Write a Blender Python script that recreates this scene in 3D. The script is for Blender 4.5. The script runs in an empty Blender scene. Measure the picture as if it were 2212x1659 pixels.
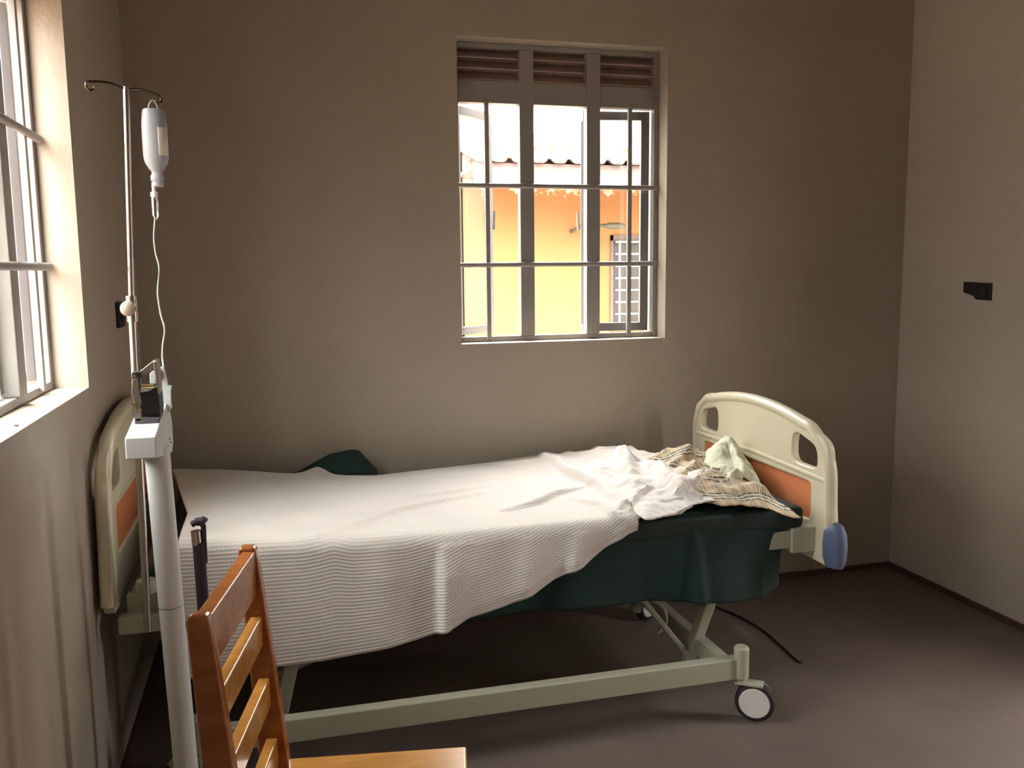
import bpy, bmesh, math, random
import numpy as np
from mathutils import Vector, Matrix, noise
random.seed(7)
SC = bpy.context.scene
COL = SC.collection
PI = math.pi

# ---------------------------------------------------------------- camera
FPX, PITCH, YAW, ROLL, CAMH = 1913.9, .129, .260, -.0103, 1.434
_cy, _sy, _cp, _sp = math.cos(YAW), math.sin(YAW), math.cos(PITCH), math.sin(PITCH)
FW = Vector((_sy*_cp, _cy*_cp, -_sp)); _r = Vector((_cy, -_sy, 0)); _u = _r.cross(FW)
RT = _r*math.cos(ROLL) + _u*math.sin(ROLL); UP = -_r*math.sin(ROLL) + _u*math.cos(ROLL)
CAMP = Vector((0, 0, CAMH))
cd = bpy.data.cameras.new('camera'); cam = bpy.data.objects.new('camera', cd); COL.objects.link(cam)
cd.sensor_fit = 'HORIZONTAL'; cd.sensor_width = 36; cd.lens = FPX/2212*36; cd.clip_start = .02; cd.clip_end = 200
M4 = Matrix((RT, UP, -FW)).transposed().to_4x4(); M4.translation = CAMP
cam.matrix_world = M4
SC.camera = cam

def at(u, v, **k):
    """measured photo point -> world point on the plane x=, y= or z="""
    d = FW + RT*((u-1106)/FPX) - UP*((v-829.5)/FPX)
    a, val = list(k.items())[0]; i = 'xyz'.index(a)
    return CAMP + d*((val-CAMP[i])/d[i])

# ---------------------------------------------------------------- sky, sun, exposure
W = bpy.data.worlds.new('world'); SC.world = W; W.use_nodes = True
wt = W.node_tree; bg = wt.nodes['Background']; bg.inputs[1].default_value = 1.0
_g = wt.nodes.new('ShaderNodeTexCoord'); _s = wt.nodes.new('ShaderNodeSeparateXYZ'); _rp = wt.nodes.new('ShaderNodeValToRGB')
wt.links.new(_g.outputs['Generated'], _s.inputs[0]); wt.links.new(_s.outputs['Z'], _rp.inputs['Fac']); wt.links.new(_rp.outputs['Color'], bg.inputs[0])
SKY0, SKY1 = 2.4, 15.0                      # hazy sky radiance at the horizon and overhead
_rp.color_ramp.elements[0].position = .05; _rp.color_ramp.elements[0].color = (SKY0, SKY0*.975, SKY0*.94, 1)
_rp.color_ramp.elements[1].position = .75; _rp.color_ramp.elements[1].color = (SKY1, SKY1*.975, SKY1*.94, 1)
sl = bpy.data.lights.new('sun', 'SUN'); sl.energy = 7; sl.angle = math.radians(12); sl.color = (1, .93, .82)
so = bpy.data.objects.new('sun', sl); COL.objects.link(so)
so.rotation_euler = Vector((.12, -.27, -1.0)).to_track_quat('-Z', 'Y').to_euler()
SC.view_settings.view_transform = 'Standard'; SC.view_settings.look = 'None'
SC.view_settings.gamma = 1; SC.view_settings.use_curve_mapping = False
SC.view_settings.exposure = 1.15

# room numbers
XL, XR, YB, YF, ZC = -.486, 2.797, 3.506, -1.1, 2.95
WX0, WX1, WZ0, WZ1 = .723, 1.615, 1.134, 2.334      # window in the back wall
LY0, LY1 = 1.654, 2.546                             # window in the left wall
TH, RD = .23, .085                                  # wall thickness, reveal depth to the frame

def portal(loc, rot, sx, sy):
    l = bpy.data.lights.new('window_portal', 'AREA'); l.shape = 'RECTANGLE'; l.size = sx; l.size_y = sy
    l.cycles.is_portal = True
    o = bpy.data.objects.new('window_portal', l); COL.objects.link(o); o.location = loc; o.rotation_euler = rot
portal(((WX0+WX1)/2, YB+TH+.01, (WZ0+WZ1)/2), (-PI/2, 0, 0), WX1-WX0, WZ1-WZ0)
portal((XL-TH-.01, (-.65+.242)/2, (WZ0+WZ1)/2), (0, -PI/2, 0), WZ1-WZ0, .892)  # at the added out-of-view window
portal((XR+TH+.01, 1.57, 1.06), (0, PI/2, 0), 2.08, .83)  # at the added out-of-view doorway
portal((XL-TH-.01, (LY0+LY1)/2, (WZ0+WZ1)/2), (0, -PI/2, 0), WZ1-WZ0, LY1-LY0)

# ---------------------------------------------------------------- materials
def nd(t, typ, **kw):
    n = t.nodes.new(typ)
    for k, v in kw.items():
        if k in n.inputs.keys() if hasattr(n.inputs, 'keys') else False: n.inputs[k].default_value = v
        else: setattr(n, k, v)
    return n
def mat(name, col, rough=.6, metal=0, var=.06, scale=8, bump=0, bscale=60, spec=.5, coat=0, **kw):
    m = bpy.data.materials.new(name); m.use_nodes = True; t = m.node_tree; b = t.nodes['Principled BSDF']
    b.inputs['Roughness'].default_value = rough; b.inputs['Metallic'].default_value = metal
    b.inputs['Specular IOR Level'].default_value = spec; b.inputs['Coat Weight'].default_value = coat
    for k, v in kw.items(): b.inputs[k].default_value = v
    tc = t.nodes.new('ShaderNodeTexCoord')
    n = t.nodes.new('ShaderNodeTexNoise'); n.inputs['Scale'].default_value = scale; n.inputs['Detail'].default_value = 5
    t.links.new(tc.outputs['Object'], n.inputs['Vector'])
    r = t.nodes.new('ShaderNodeValToRGB'); r.color_ramp.elements[0].position = .3; r.color_ramp.elements[1].position = .7
    r.color_ramp.elements[0].color = tuple(c*(1-var) for c in col)+(1,); r.color_ramp.elements[1].color = tuple(min(1, c*(1+var)) for c in col)+(1,)
    t.links.new(n.outputs['Fac'], r.inputs['Fac']); t.links.new(r.outputs['Color'], b.inputs['Base Color'])
    if bump:
        n2 = t.nodes.new('ShaderNodeTexNoise'); n2.inputs['Scale'].default_value = bscale; n2.inputs['Detail'].default_value = 4
        t.links.new(tc.outputs['Object'], n2.inputs['Vector'])
        bp = t.nodes.new('ShaderNodeBump'); bp.inputs['Strength'].default_value = bump; bp.inputs['Distance'].default_value = .01
        t.links.new(n2.outputs['Fac'], bp.inputs['Height']); t.links.new(bp.outputs['Normal'], b.inputs['Normal'])
    return m
M = {}
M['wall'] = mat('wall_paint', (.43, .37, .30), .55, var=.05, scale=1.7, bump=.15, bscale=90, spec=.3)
M['wall_r'] = mat('wall_paint_lit', (.60, .53, .45), .5, var=.05, scale=1.5, bump=.15, bscale=90, spec=.3)  # paler copy of the wall paint; stronger light put into its colour
M['reveal'] = M['wall']
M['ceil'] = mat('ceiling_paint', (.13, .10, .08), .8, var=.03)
M['floor'] = mat('cement_floor', (.18, .14, .118), .5, var=.12, scale=3, bump=.12, bscale=30, spec=.35)
M['base'] = mat('dark_skirting', (.10, .045, .04), .5)
M['frame'] = mat('grey_steel_frame', (.29, .265, .25), .45, var=.05)
M['louver'] = mat('brown_louver', (.44, .32, .27), .5, var=.1)
M['cream'] = mat('cream_plastic', (.76, .70, .52), .28, var=.02, spec=.5)
M['creammetal'] = mat('cream_enamel', (.46, .46, .35), .35, var=.03)
M['orange'] = mat('orange_panel', (.78, .27, .12), .45, var=.03)
M['blue'] = mat('blue_rubber', (.11, .14, .24), .5)
M['matt'] = mat('dark_green_vinyl', (.009, .022, .017), .6, var=.1, bump=.1, bscale=40)
M['green'] = mat('green_sheet', (.006, .028, .021), .8, var=.1, bump=.1, bscale=30)
M['black'] = mat('black_plastic', (.015, .013, .014), .4)
M['grey'] = mat('dark_grey_plastic', (.10, .09, .10), .5)
M['rubber'] = mat('black_rubber', (.03, .02, .025), .7)
M['white'] = mat('white_enamel', (.72, .74, .73), .3, var=.02)
M['chrome'] = mat('chrome', (.55, .52, .48), .16, metal=1, var=.03)
M['steel'] = mat('brushed_steel', (.48, .45, .40), .35, metal=1, var=.06)
M['darksteel'] = mat('dull_dark_steel', (.14, .12, .08), .22, metal=1)
M['brass'] = mat('brass_bolt', (.70, .55, .25), .3, metal=1, var=.05)
M['wheel'] = mat('pale_plastic', (.80, .80, .76), .4, var=.02)
M['knob'] = mat('beige_knob', (.42, .33, .26), .4)
M['tile'] = mat('roof_tile', (.10, .075, .07), .8, var=.15)
M['fascia'] = mat('fascia_board', (.13, .10, .095), .7, var=.08, scale=4)
M['ground'] = mat('red_earth', (.24, .17, .12), .9, var=.1, scale=2)
M['extw'] = mat('pale_wall', (.36, .37, .31), .8, var=.05)
M['leaf'] = mat('leaf', (.03, .06, .02), .7, var=.3, scale=20)
M['dark'] = mat('dark_room_glass', (.06, .05, .05), .3)
M['lampgrey'] = mat('weathered_lamp_grey', (.055, .045, .028), .6)
M['bounce'] = mat('pale_bounce_slab', (.62, .58, .50), .9)  # pale colour of the added light-bouncing slab
M['dirt'] = mat('dark_mark', (.12, .08, .07), .8)

def yellow_mat():
    m = mat('yellow_paint', (.235, .098, .03), .75, var=.05, scale=1.5)
    t = m.node_tree; b = t.nodes['Principled BSDF']; src = b.inputs['Base Color'].links[0].from_socket
    tc = t.nodes.new('ShaderNodeTexCoord'); n = t.nodes.new('ShaderNodeTexNoise'); n.inputs['Scale'].default_value = 9; n.inputs['Detail'].default_value = 8
    n.inputs['Roughness'].default_value = .7
    t.links.new(tc.outputs['Object'], n.inputs['Vector'])
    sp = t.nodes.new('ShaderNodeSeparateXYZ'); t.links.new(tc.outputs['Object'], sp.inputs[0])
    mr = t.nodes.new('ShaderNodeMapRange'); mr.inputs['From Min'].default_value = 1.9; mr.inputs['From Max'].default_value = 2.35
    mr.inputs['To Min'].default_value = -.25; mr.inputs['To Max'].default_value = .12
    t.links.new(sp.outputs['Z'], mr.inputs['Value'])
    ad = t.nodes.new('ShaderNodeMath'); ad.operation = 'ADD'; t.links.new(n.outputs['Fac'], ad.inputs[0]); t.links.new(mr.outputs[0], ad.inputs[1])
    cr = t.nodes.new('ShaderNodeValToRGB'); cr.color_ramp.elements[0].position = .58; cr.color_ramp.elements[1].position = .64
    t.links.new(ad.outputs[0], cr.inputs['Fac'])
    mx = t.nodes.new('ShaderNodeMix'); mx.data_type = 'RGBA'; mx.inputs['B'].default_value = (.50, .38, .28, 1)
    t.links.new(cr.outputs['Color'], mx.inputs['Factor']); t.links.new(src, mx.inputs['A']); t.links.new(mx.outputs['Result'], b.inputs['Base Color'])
    return m
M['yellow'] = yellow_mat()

def wood_mat(name, c1, c2, rough=.25):
    m = mat(name, c1, rough, var=.05, coat=.4); t = m.node_tree; b = t.nodes['Principled BSDF']
    tc = t.nodes.new('ShaderNodeTexCoord'); mp = t.nodes.new('ShaderNodeMapping'); mp.inputs['Scale'].default_value = (6, 30, 30)
    n = t.nodes.new('ShaderNodeTexNoise'); n.inputs['Scale'].default_value = 1.3; n.inputs['Detail'].default_value = 6; n.inputs['Distortion'].default_value = .2
    t.links.new(tc.outputs['Object'], mp.inputs[0]); t.links.new(mp.outputs[0], n.inputs['Vector'])
    r = t.nodes.new('ShaderNodeValToRGB'); r.color_ramp.elements[0].position = .35; r.color_ramp.elements[1].position = .68
    r.color_ramp.elements[0].color = c1+(1,); r.color_ramp.elements[1].color = c2+(1,)
    t.links.new(n.outputs['Fac'], r.inputs['Fac']); t.links.new(r.outputs['Color'], b.inputs['Base Color'])
    return m
M['wood'] = wood_mat('red_brown_wood', (.36, .11, .03), (.46, .16, .045))
M['wood2'] = wood_mat('honey_wood', (.50, .22, .045), (.64, .30, .07))

def glass_mat(name, col=(1, 1, 1), rough=0, alpha=.9):
    m = bpy.data.materials.new(name); m.use_nodes = True; t = m.node_tree; t.nodes.clear()
    o = t.nodes.new('ShaderNodeOutputMaterial'); tr = t.nodes.new('ShaderNodeBsdfTransparent'); tr.inputs[0].default_value = col+(1,)
    gl = t.nodes.new('ShaderNodeBsdfGlossy'); gl.inputs['Roughness'].default_value = rough
    mx = t.nodes.new('ShaderNodeMixShader'); mx.inputs[0].default_value = 1-alpha
    t.links.new(tr.outputs[0], mx.inputs[1]); t.links.new(gl.outputs[0], mx.inputs[2]); t.links.new(mx.outputs[0], o.inputs[0])
    return m
M['glass'] = glass_mat('window_glass', (.92, .94, .93), .02, .96)
M['clear'] = glass_mat('clear_plastic', (.9, .92, .9), .05, .72)
M['bottle'] = mat('frosted_plastic', (.42, .45, .49), .3, var=.03, **{'Transmission Weight': .25, 'Subsurface Weight': .3})
M['fluidlabel'] = mat('pale_label', (.80, .74, .66), .5, var=.02)
M['tube'] = mat('drip_tube', (.62, .64, .60), .2, var=.02, **{'Transmission Weight': .4})

def cloth_mat(name, col, uscale, vscale, bump=.35, col2=None):
    m = mat(name, col, .85, var=.03, scale=6, spec=.2); t = m.node_tree; b = t.nodes['Principled BSDF']
    b.inputs['Sheen Weight'].default_value = .15
    uv = t.nodes.new('ShaderNodeUVMap'); sp = t.nodes.new('ShaderNodeSeparateXYZ'); t.links.new(uv.outputs[0], sp.inputs[0])
    def wv(sock, s):
        a = t.nodes.new('ShaderNodeMath'); a.operation = 'MULTIPLY'; a.inputs[1].default_value = s*2*PI
        c = t.nodes.new('ShaderNodeMath'); c.operation = 'SINE'; t.links.new(sock, a.inputs[0]); t.links.new(a.outputs[0], c.inputs[0]); return c.outputs[0]
    wu, wvv = wv(sp.outputs[0], uscale), wv(sp.outputs[1], vscale)
    mu = t.nodes.new('ShaderNodeMath'); mu.operation = 'MULTIPLY'; mu.inputs[1].default_value = .22; t.links.new(wu, mu.inputs[0])
    ad = t.nodes.new('ShaderNodeMath'); ad.operation = 'ADD'; t.links.new(mu.outputs[0], ad.inputs[0]); t.links.new(wvv, ad.inputs[1])
    bp = t.nodes.new('ShaderNodeBump'); bp.inputs['Strength'].default_value = bump; bp.inputs['Distance'].default_value = .0012
    t.links.new(ad.outputs[0], bp.inputs['Height']); t.links.new(bp.outputs['Normal'], b.inputs['Normal'])
    return m
M['blanket'] = cloth_mat('white_cellular_blanket', (.80, .74, .69), 160, 120)

def plaid_mat():
    m = bpy.data.materials.new('beige_plaid'); m.use_nodes = True; t = m.node_tree; b = t.nodes['Principled BSDF']
    b.inputs['Roughness'].default_value = .85
    uv = t.nodes.new('ShaderNodeUVMap'); sp = t.nodes.new('ShaderNodeSeparateXYZ'); t.links.new(uv.outputs[0], sp.inputs[0])
    def math_(op, a, v):
        n = t.nodes.new('ShaderNodeMath'); n.operation = op
        for i, s in enumerate((a, v)):
            if isinstance(s, (int, float)): n.inputs[i].default_value = s
            else: t.links.new(s, n.inputs[i])
        return n.outputs[0]
    def ramp(sock, per, els):
        f = math_('FRACT', math_('DIVIDE', sock, per), 0)
        r = t.nodes.new('ShaderNodeValToRGB'); r.color_ramp.interpolation = 'CONSTANT'
        r.color_ramp.elements[0].position = 0; r.color_ramp.elements[0].color = (els[0][1],)*3+(1,)
        r.color_ramp.elements.remove(r.color_ramp.elements[1])
        for p, c in els[1:]:
            e = r.color_ramp.elements.new(p); e.color = (c,)*3+(1,)
        t.links.new(f, r.inputs['Fac']); return r.outputs['Color']
    dark = [(0, 1), (.12, .12), (.17, 1), (.24, .12), (.29, 1), (.36, .12), (.41, 1)]
    light = [(0, 0), (.17, 1), (.24, 0), (.29, 1), (.36, 0), (.72, .8), (.77, 0)]
    base = (.60, .46, .30, 1)
    def mul(a, bsock):
        x = t.nodes.new('ShaderNodeMix'); x.data_type = 'RGBA'; x.blend_type = 'MULTIPLY'; x.inputs['Factor'].default_value = .88
        if isinstance(a, tuple): x.inputs['A'].default_value = a
        else: t.links.new(a, x.inputs['A'])
        t.links.new(bsock, x.inputs['B']); return x.outputs['Result']
    def mixl(a, f):
        x = t.nodes.new('ShaderNodeMix'); x.data_type = 'RGBA'; x.inputs['B'].default_value = (.85, .80, .70, 1)
        g = math_('MULTIPLY', f, .6); t.links.new(g, x.inputs['Factor']); t.links.new(a, x.inputs['A']); return x.outputs['Result']
    c = base
    for k in (0, 1): c = mul(c, ramp(sp.outputs[k], .075, dark))
    for k in (0, 1): c = mixl(c, ramp(sp.outputs[k], .075, light))
    t.links.new(c, b.inputs['Base Color'])
    return m
M['plaid'] = plaid_mat()
M['creamcloth'] = mat('cream_green_cotton', (.66, .66, .50), .85, var=.07, scale=14, bump=.2, bscale=80)

# ---------------------------------------------------------------- helpers
def newbm(): return bmesh.new()
def obj(name, bm, m, parent=None, smooth=False, bevel=0, seg=2, sub=0, mods=None):
    me = bpy.data.meshes.new(name)
    if isinstance(bm, bmesh.types.BMesh):
        bmesh.ops.recalc_face_normals(bm, faces=bm.faces); bm.to_mesh(me); bm.free()
    else: me = bm
    if m is not None: me.materials.append(M[m] if isinstance(m, str) else m)
    o = bpy.data.objects.new(name, me); COL.objects.link(o)
    if smooth:
        for p in me.polygons: p.use_smooth = True
        me.set_sharp_from_angle(angle=math.radians(45))
    if bevel:
        b = o.modifiers.new('bevel', 'BEVEL'); b.width = bevel; b.segments = seg; b.limit_method = 'ANGLE'; b.angle_limit = math.radians(35)
        for p in me.polygons: p.use_smooth = True
        me.update(); o.modifiers.new('wn', 'WEIGHTED_NORMAL')
    if sub:
        s = o.modifiers.new('sub', 'SUBSURF'); s.levels = s.render_levels = sub
    if parent is not None:
        o.parent = parent; o.matrix_parent_inverse = Matrix.Translation(-Vector(parent.location)) if not parent.get('_rot') else parent.matrix_basis.inverted()
    return o
def tag(o, label=None, cat=None, group=None, kind=None):
    for k, v in (('label', label), ('category', cat), ('group', group), ('kind', kind)):
        if v: o[k] = v
    return o
def thing(name, label, cat, loc=(0, 0, 0), group=None):
    o = bpy.data.objects.new(name, None); COL.objects.link(o); o.location = loc; o.empty_display_size = .1
    return tag(o, label, cat, group)
def bx(bm, a, b):
    xs, ys, zs = zip(a, b); v = [bm.verts.new((x, y, z)) for x in xs for y in ys for z in zs]
    for f in ((0, 1, 3, 2), (4, 6, 7, 5), (0, 4, 5, 1), (2, 3, 7, 6), (0, 2, 6, 4), (1, 5, 7, 3)): bm.faces.new([v[i] for i in f])
    return v
def box(a, b): bm = newbm(); bx(bm, a, b); return bm
def tube(bm, pts, r, seg=12, cap=True, closed=False):
    pts = [Vector(p) for p in pts]; n = len(pts); rs = r if isinstance(r, (list, tuple)) else [r]*n
    rings = []; ref = None
    for i, p in enumerate(pts):
        a = pts[(i-1) % n] if (i or closed) else p; b = pts[(i+1) % n] if (i < n-1 or closed) else p
        t = (b-a).normalized()
        if ref is None: ref = Vector((0, 0, 1)) if abs(t.z) < .9 else Vector((1, 0, 0))
        s = t.cross(ref).normalized(); q = s.cross(t).normalized(); ref = q
        rings.append([bm.verts.new(p + (s*math.cos(2*PI*k/seg) + q*math.sin(2*PI*k/seg))*rs[i]) for k in range(seg)])
    m = n if closed else n-1
    for i in range(m):
        A, B = rings[i], rings[(i+1) % n]
        for k in range(seg): bm.faces.new((A[k], A[(k+1) % seg], B[(k+1) % seg], B[k]))
    if cap and not closed: bm.faces.new(rings[0][::-1]); bm.faces.new(rings[-1])
    return bm
def tb(pts, r, seg=12, **k): return tube(newbm(), pts, r, seg, **k)
def smoothpts(pts, n=6):
    P = [Vector(p) for p in pts]; out = []
    for i in range(len(P)-1):
        p0, p1, p2, p3 = P[max(i-1, 0)], P[i], P[i+1], P[min(i+2, len(P)-1)]
        for k in range(n):
            t = k/n; out.append(.5*((2*p1)+(p2-p0)*t+(2*p0-5*p1+4*p2-p3)*t*t+(3*p1-p0-3*p2+p3)*t**3))
    return out+[P[-1]]
def lathe(bm, prof, c, seg=28, sx=1, sy=1):
    rings = []
    for r, z in prof:
        rings.append([bm.verts.new((c[0]+r*sx*math.cos(2*PI*k/seg), c[1]+r*sy*math.sin(2*PI*k/seg), c[2]+z)) for k in range(seg)])
    for A, B in zip(rings, rings[1:]):
        for k in range(seg): bm.faces.new((A[k], A[(k+1) % seg], B[(k+1) % seg], B[k]))
    bm.faces.new(rings[0][::-1]); bm.faces.new(rings[-1]); return bm
def prism(bm, poly, axis, a, b):
    """poly: 2-D points in the plane of the two other axes, extruded along axis"""
    def P(p, t):
        q = list(p); q.insert('xyz'.index(axis), t); return q
    A = [bm.verts.new(P(p, a)) for p in poly]; B = [bm.verts.new(P(p, b)) for p in poly]
    bm.faces.new(A[::-1]); bm.faces.new(B); n = len(poly)
    for i in range(n): bm.faces.new((A[i], A[(i+1) % n], B[(i+1) % n], B[i]))
    return bm
def beam(bm, p, q, w, h, up=(0, 0, 1)):
    p, q = Vector(p), Vector(q); t = (q-p).normalized(); s = t.cross(Vector(up)).normalized(); n = s.cross(t)
    V = [bm.verts.new(c + s*w/2*i + n*h/2*j) for c in (p, q) for i, j in ((-1, -1), (1, -1), (1, 1), (-1, 1))]
    for f in ((3, 2, 1, 0), (4, 5, 6, 7), (0, 1, 5, 4), (1, 2, 6, 5), (2, 3, 7, 6), (3, 0, 4, 7)): bm.faces.new([V[i] for i in f])
    return bm
def structure(name, bm, m, **k): return tag(obj(name, bm, m, **k), kind='structure')

# ---------------------------------------------------------------- room shell
def wall_with_hole(axis, c0, c1, a0, a1, h0, h1, z0=WZ0, z1=WZ1):
    bm = newbm()
    def q(u0, u1, za, zb):
        if axis == 'y': bx(bm, (u0, c0, za), (u1, c1, zb))
        else: bx(bm, (c0, u0, za), (c1, u1, zb))
    # one skin with a hole: front, back faces as quads around the hole, plus the reveal
    def P(u, c, z): return (u, c, z) if axis == 'y' else (c, u, z)
    us, zs = (a0, h0, h1, a1), (0, z0, z1, ZC)
    g = {}
    for s, c in enumerate((c0, c1)):
        for i, u in enumerate(us):
            for j, z in enumerate(zs): g[s, i, j] = bm.verts.new(P(u, c, z))
        for i in range(3):
            for j in range(3):
                if (i, j) != (1, 1): bm.faces.new((g[s, i, j], g[s, i+1, j], g[s, i+1, j+1], g[s, i, j+1]))
    for (i, j), (k, l) in (((1, 1), (2, 1)), ((2, 1), (2, 2)), ((2, 2), (1, 2)), ((1, 2), (1, 1))):
        bm.faces.new((g[0, i, j], g[0, k, l], g[1, k, l], g[1, i, j]))
    ring = [(i, 0) for i in range(4)]+[(3, j) for j in range(1, 4)]+[(i, 3) for i in (2, 1, 0)]+[(0, j) for j in (2, 1)]
    for a, b in zip(ring, ring[1:]+ring[:1]): bm.faces.new((g[0, a[0], a[1]], g[0, b[0], b[1]], g[1, b[0], b[1]], g[1, a[0], a[1]]))
    return bm
structure('wall_back', wall_with_hole('y', YB, YB+TH, XL-TH, XR+TH, WX0, WX1), 'wall')
structure('wall_left', wall_with_hole('x', XL-TH, XL, .9, YB, LY0, LY1), 'wall')
structure('wall_left', wall_with_hole('x', XL-TH, XL, YF, .9, -.65, .242), 'wall')  # hole for the unseen window added to let in more light
structure('wall_right', wall_with_hole('x', XR, XR+TH, YF, YB, 1.15, 1.98, .02, 2.1), 'wall_r')  # hole is an unseen doorway, added and placed for its side light
structure('added_door', box((XR+.05, 1.15, .02), (XR+.09, 1.70, 2.1)), 'base', bevel=.003)  # added leaf, out of view; part-open to limit the side light
structure('wall_front', box((XL-TH, YF-TH, 0), (XR+TH, YF, ZC)), 'wall')
structure('ceiling', box((XL-TH, YF-TH, ZC), (XR+TH, YB+TH, ZC+.12)), 'ceil')
structure('floor', box((XL-TH, YF-TH, -.12), (XR+TH, YB+TH, 0)), 'floor')
structure('baseboard_right', box((XR-.012, YF, 0), (XR, YB-.012, .025)), 'base')
structure('baseboard_back', box((XL, YB-.012, 0), (XR, YB, .025)), 'base')
structure('baseboard_left', box((XL, YF, 0), (XL+.012, YB-.012, .025)), 'base')
# roof slab overhang of this house (unseen, sized to shape light at the openings)
structure('trim_1', box((XL-TH-.08, YF-TH-.3, ZC+.12), (XR+TH+1.4, YB+TH+.35, ZC+.24)), 'ceil')

# ---------------------------------------------------------------- windows
ML, MR_ = (.275, .335), (.565, .625)      # the two thick mullions (along the width)
def window(name, xf, flip, opens, side):
    """local frame: w along the wall 0.89, d outward from the room face, z up."""
    Wd = .892; H = 1.2; tz = .966
    root = bpy.data.objects.new(name, None); COL.objects.link(root); root.matrix_world = xf
    tag(root, kind='structure'); root['_rot'] = 1
    def add(n, bm, m, **k):
        o = obj(n, bm, m, **k); o.parent = root; return o
    d0, d1 = RD, RD+.035
    fr = newbm()
    bx(fr, (0, d0, 0), (.022, d1, H)); bx(fr, (Wd-.022, d0, 0), (Wd, d1, H)); bx(fr, (.022, d0, 0), (Wd-.022, d1, .022)); bx(fr, (.022, d0, H-.02), (Wd-.022, d1, H))
    bx(fr, (.022, d0, tz), (Wd-.022, d1+.01, tz+.088))
    add('window_frame', fr, 'frame', bevel=.003)
    for a, b in (ML, MR_): add('mullion', box((a, d0-.006, .022), (b, d1+.002, H-.02)), 'frame', bevel=.003)
    for i, z in enumerate((.318, .638)):
        add('security_bar', tb([(.01, d0-.013, z), (Wd-.01, d0-.013, z)], .0105, 4 if 0 else 10), 'frame', smooth=True)
    for a in (.135, .757):
        add('security_bar', box((a-.009, d0-.012, .01), (a+.009, d0+.004, tz+.01)), 'frame', bevel=.002)
    # upper louvers
    for a, b in ((.022, ML[0]), (ML[1], MR_[0]), (MR_[1], Wd-.022)):
        for k in range(3):
            z = tz+.094+k*.042; bm = newbm(); prism(bm, [(d0+.004, z), (d0+.007, z-.003), (d1+.03, z+.036), (d1+.027, z+.04)], 'x', a, b)
            add('louver_slat', bm, 'louver')
    add('louver_backing', box((0, d1+.036, tz+.03), (Wd, d1+.041, H)), 'louver')
    # casements
    def sash(x0, x1, hinge, ang, n='window_sash', t=.022):
        s = newbm(); z0, z1 = .026, tz-.004; w = x1-x0
        bx(s, (0, 0, z0), (t, .022, z1)); bx(s, (w-t, 0, z0), (w, .022, z1)); bx(s, (t, 0, z0), (w-t, .022, z0+t)); bx(s, (t, 0, z1-t), (w-t, .022, z1))
        g = box((t, .009, z0+t), (w-t, .012, z1-t))
        if hinge == 'l': mt = Matrix.Translation((x0, d1, 0)) @ Matrix.Rotation(ang, 4, 'Z')
        else: mt = Matrix.Translation((x1, d1, 0)) @ Matrix.Rotation(-ang, 4, 'Z') @ Matrix.Translation((-w, 0, 0))
        h = tb([(w-.012 if hinge == 'l' else .012, -.012, .47), (w-.012 if hinge == 'l' else .012, -.016, .55)], .006, 8)
        for b in (s, g, h): bmesh.ops.transform(b, matrix=mt, verts=b.verts)
        o = add(n, s, 'sash', bevel=.002); gg = obj('window_pane', g, 'glass'); gg.parent = o; hh = obj('window_catch', h, 'frame', smooth=True); hh.parent = o
    for a in opens: sash(*a)
    return root
M['sash'] = mat('pale_steel_sash', (.20, .19, .19), .4, var=.04)
window('window_1', Matrix.Translation((WX0, YB, WZ0)), 0, [(.014, ML[0]-.002, 'l', math.radians(41), 'window_sash', .034), (ML[1]+.002, MR_[0]-.002, 'r', math.radians(107)), (MR_[1]-.03, .864, 'r', math.radians(8), 'window_sash', .036)], 'b')
xf = Matrix(((0, -1, 0, XL), (-1, 0, 0, LY1), (0, 0, 1, WZ0), (0, 0, 0, 1)))
xf3 = Matrix(((0, -1, 0, XL), (-1, 0, 0, .242), (0, 0, 1, WZ0), (0, 0, 0, 1)))
window('added_window', xf3, 1, [(.024, ML[0]-.002, 'l', math.radians(60)), (MR_[1]+.002, .868, 'r', math.radians(70))], 'l')  # unseen window added for extra light from the left
window('window_2', xf, 1, [(.024, ML[0]-.002, 'l', math.radians(60)), (ML[1]+.002, MR_[0]-.002, 'r', 0), (MR_[1]+.002, .868, 'r', math.radians(70))], 'l')

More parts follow.
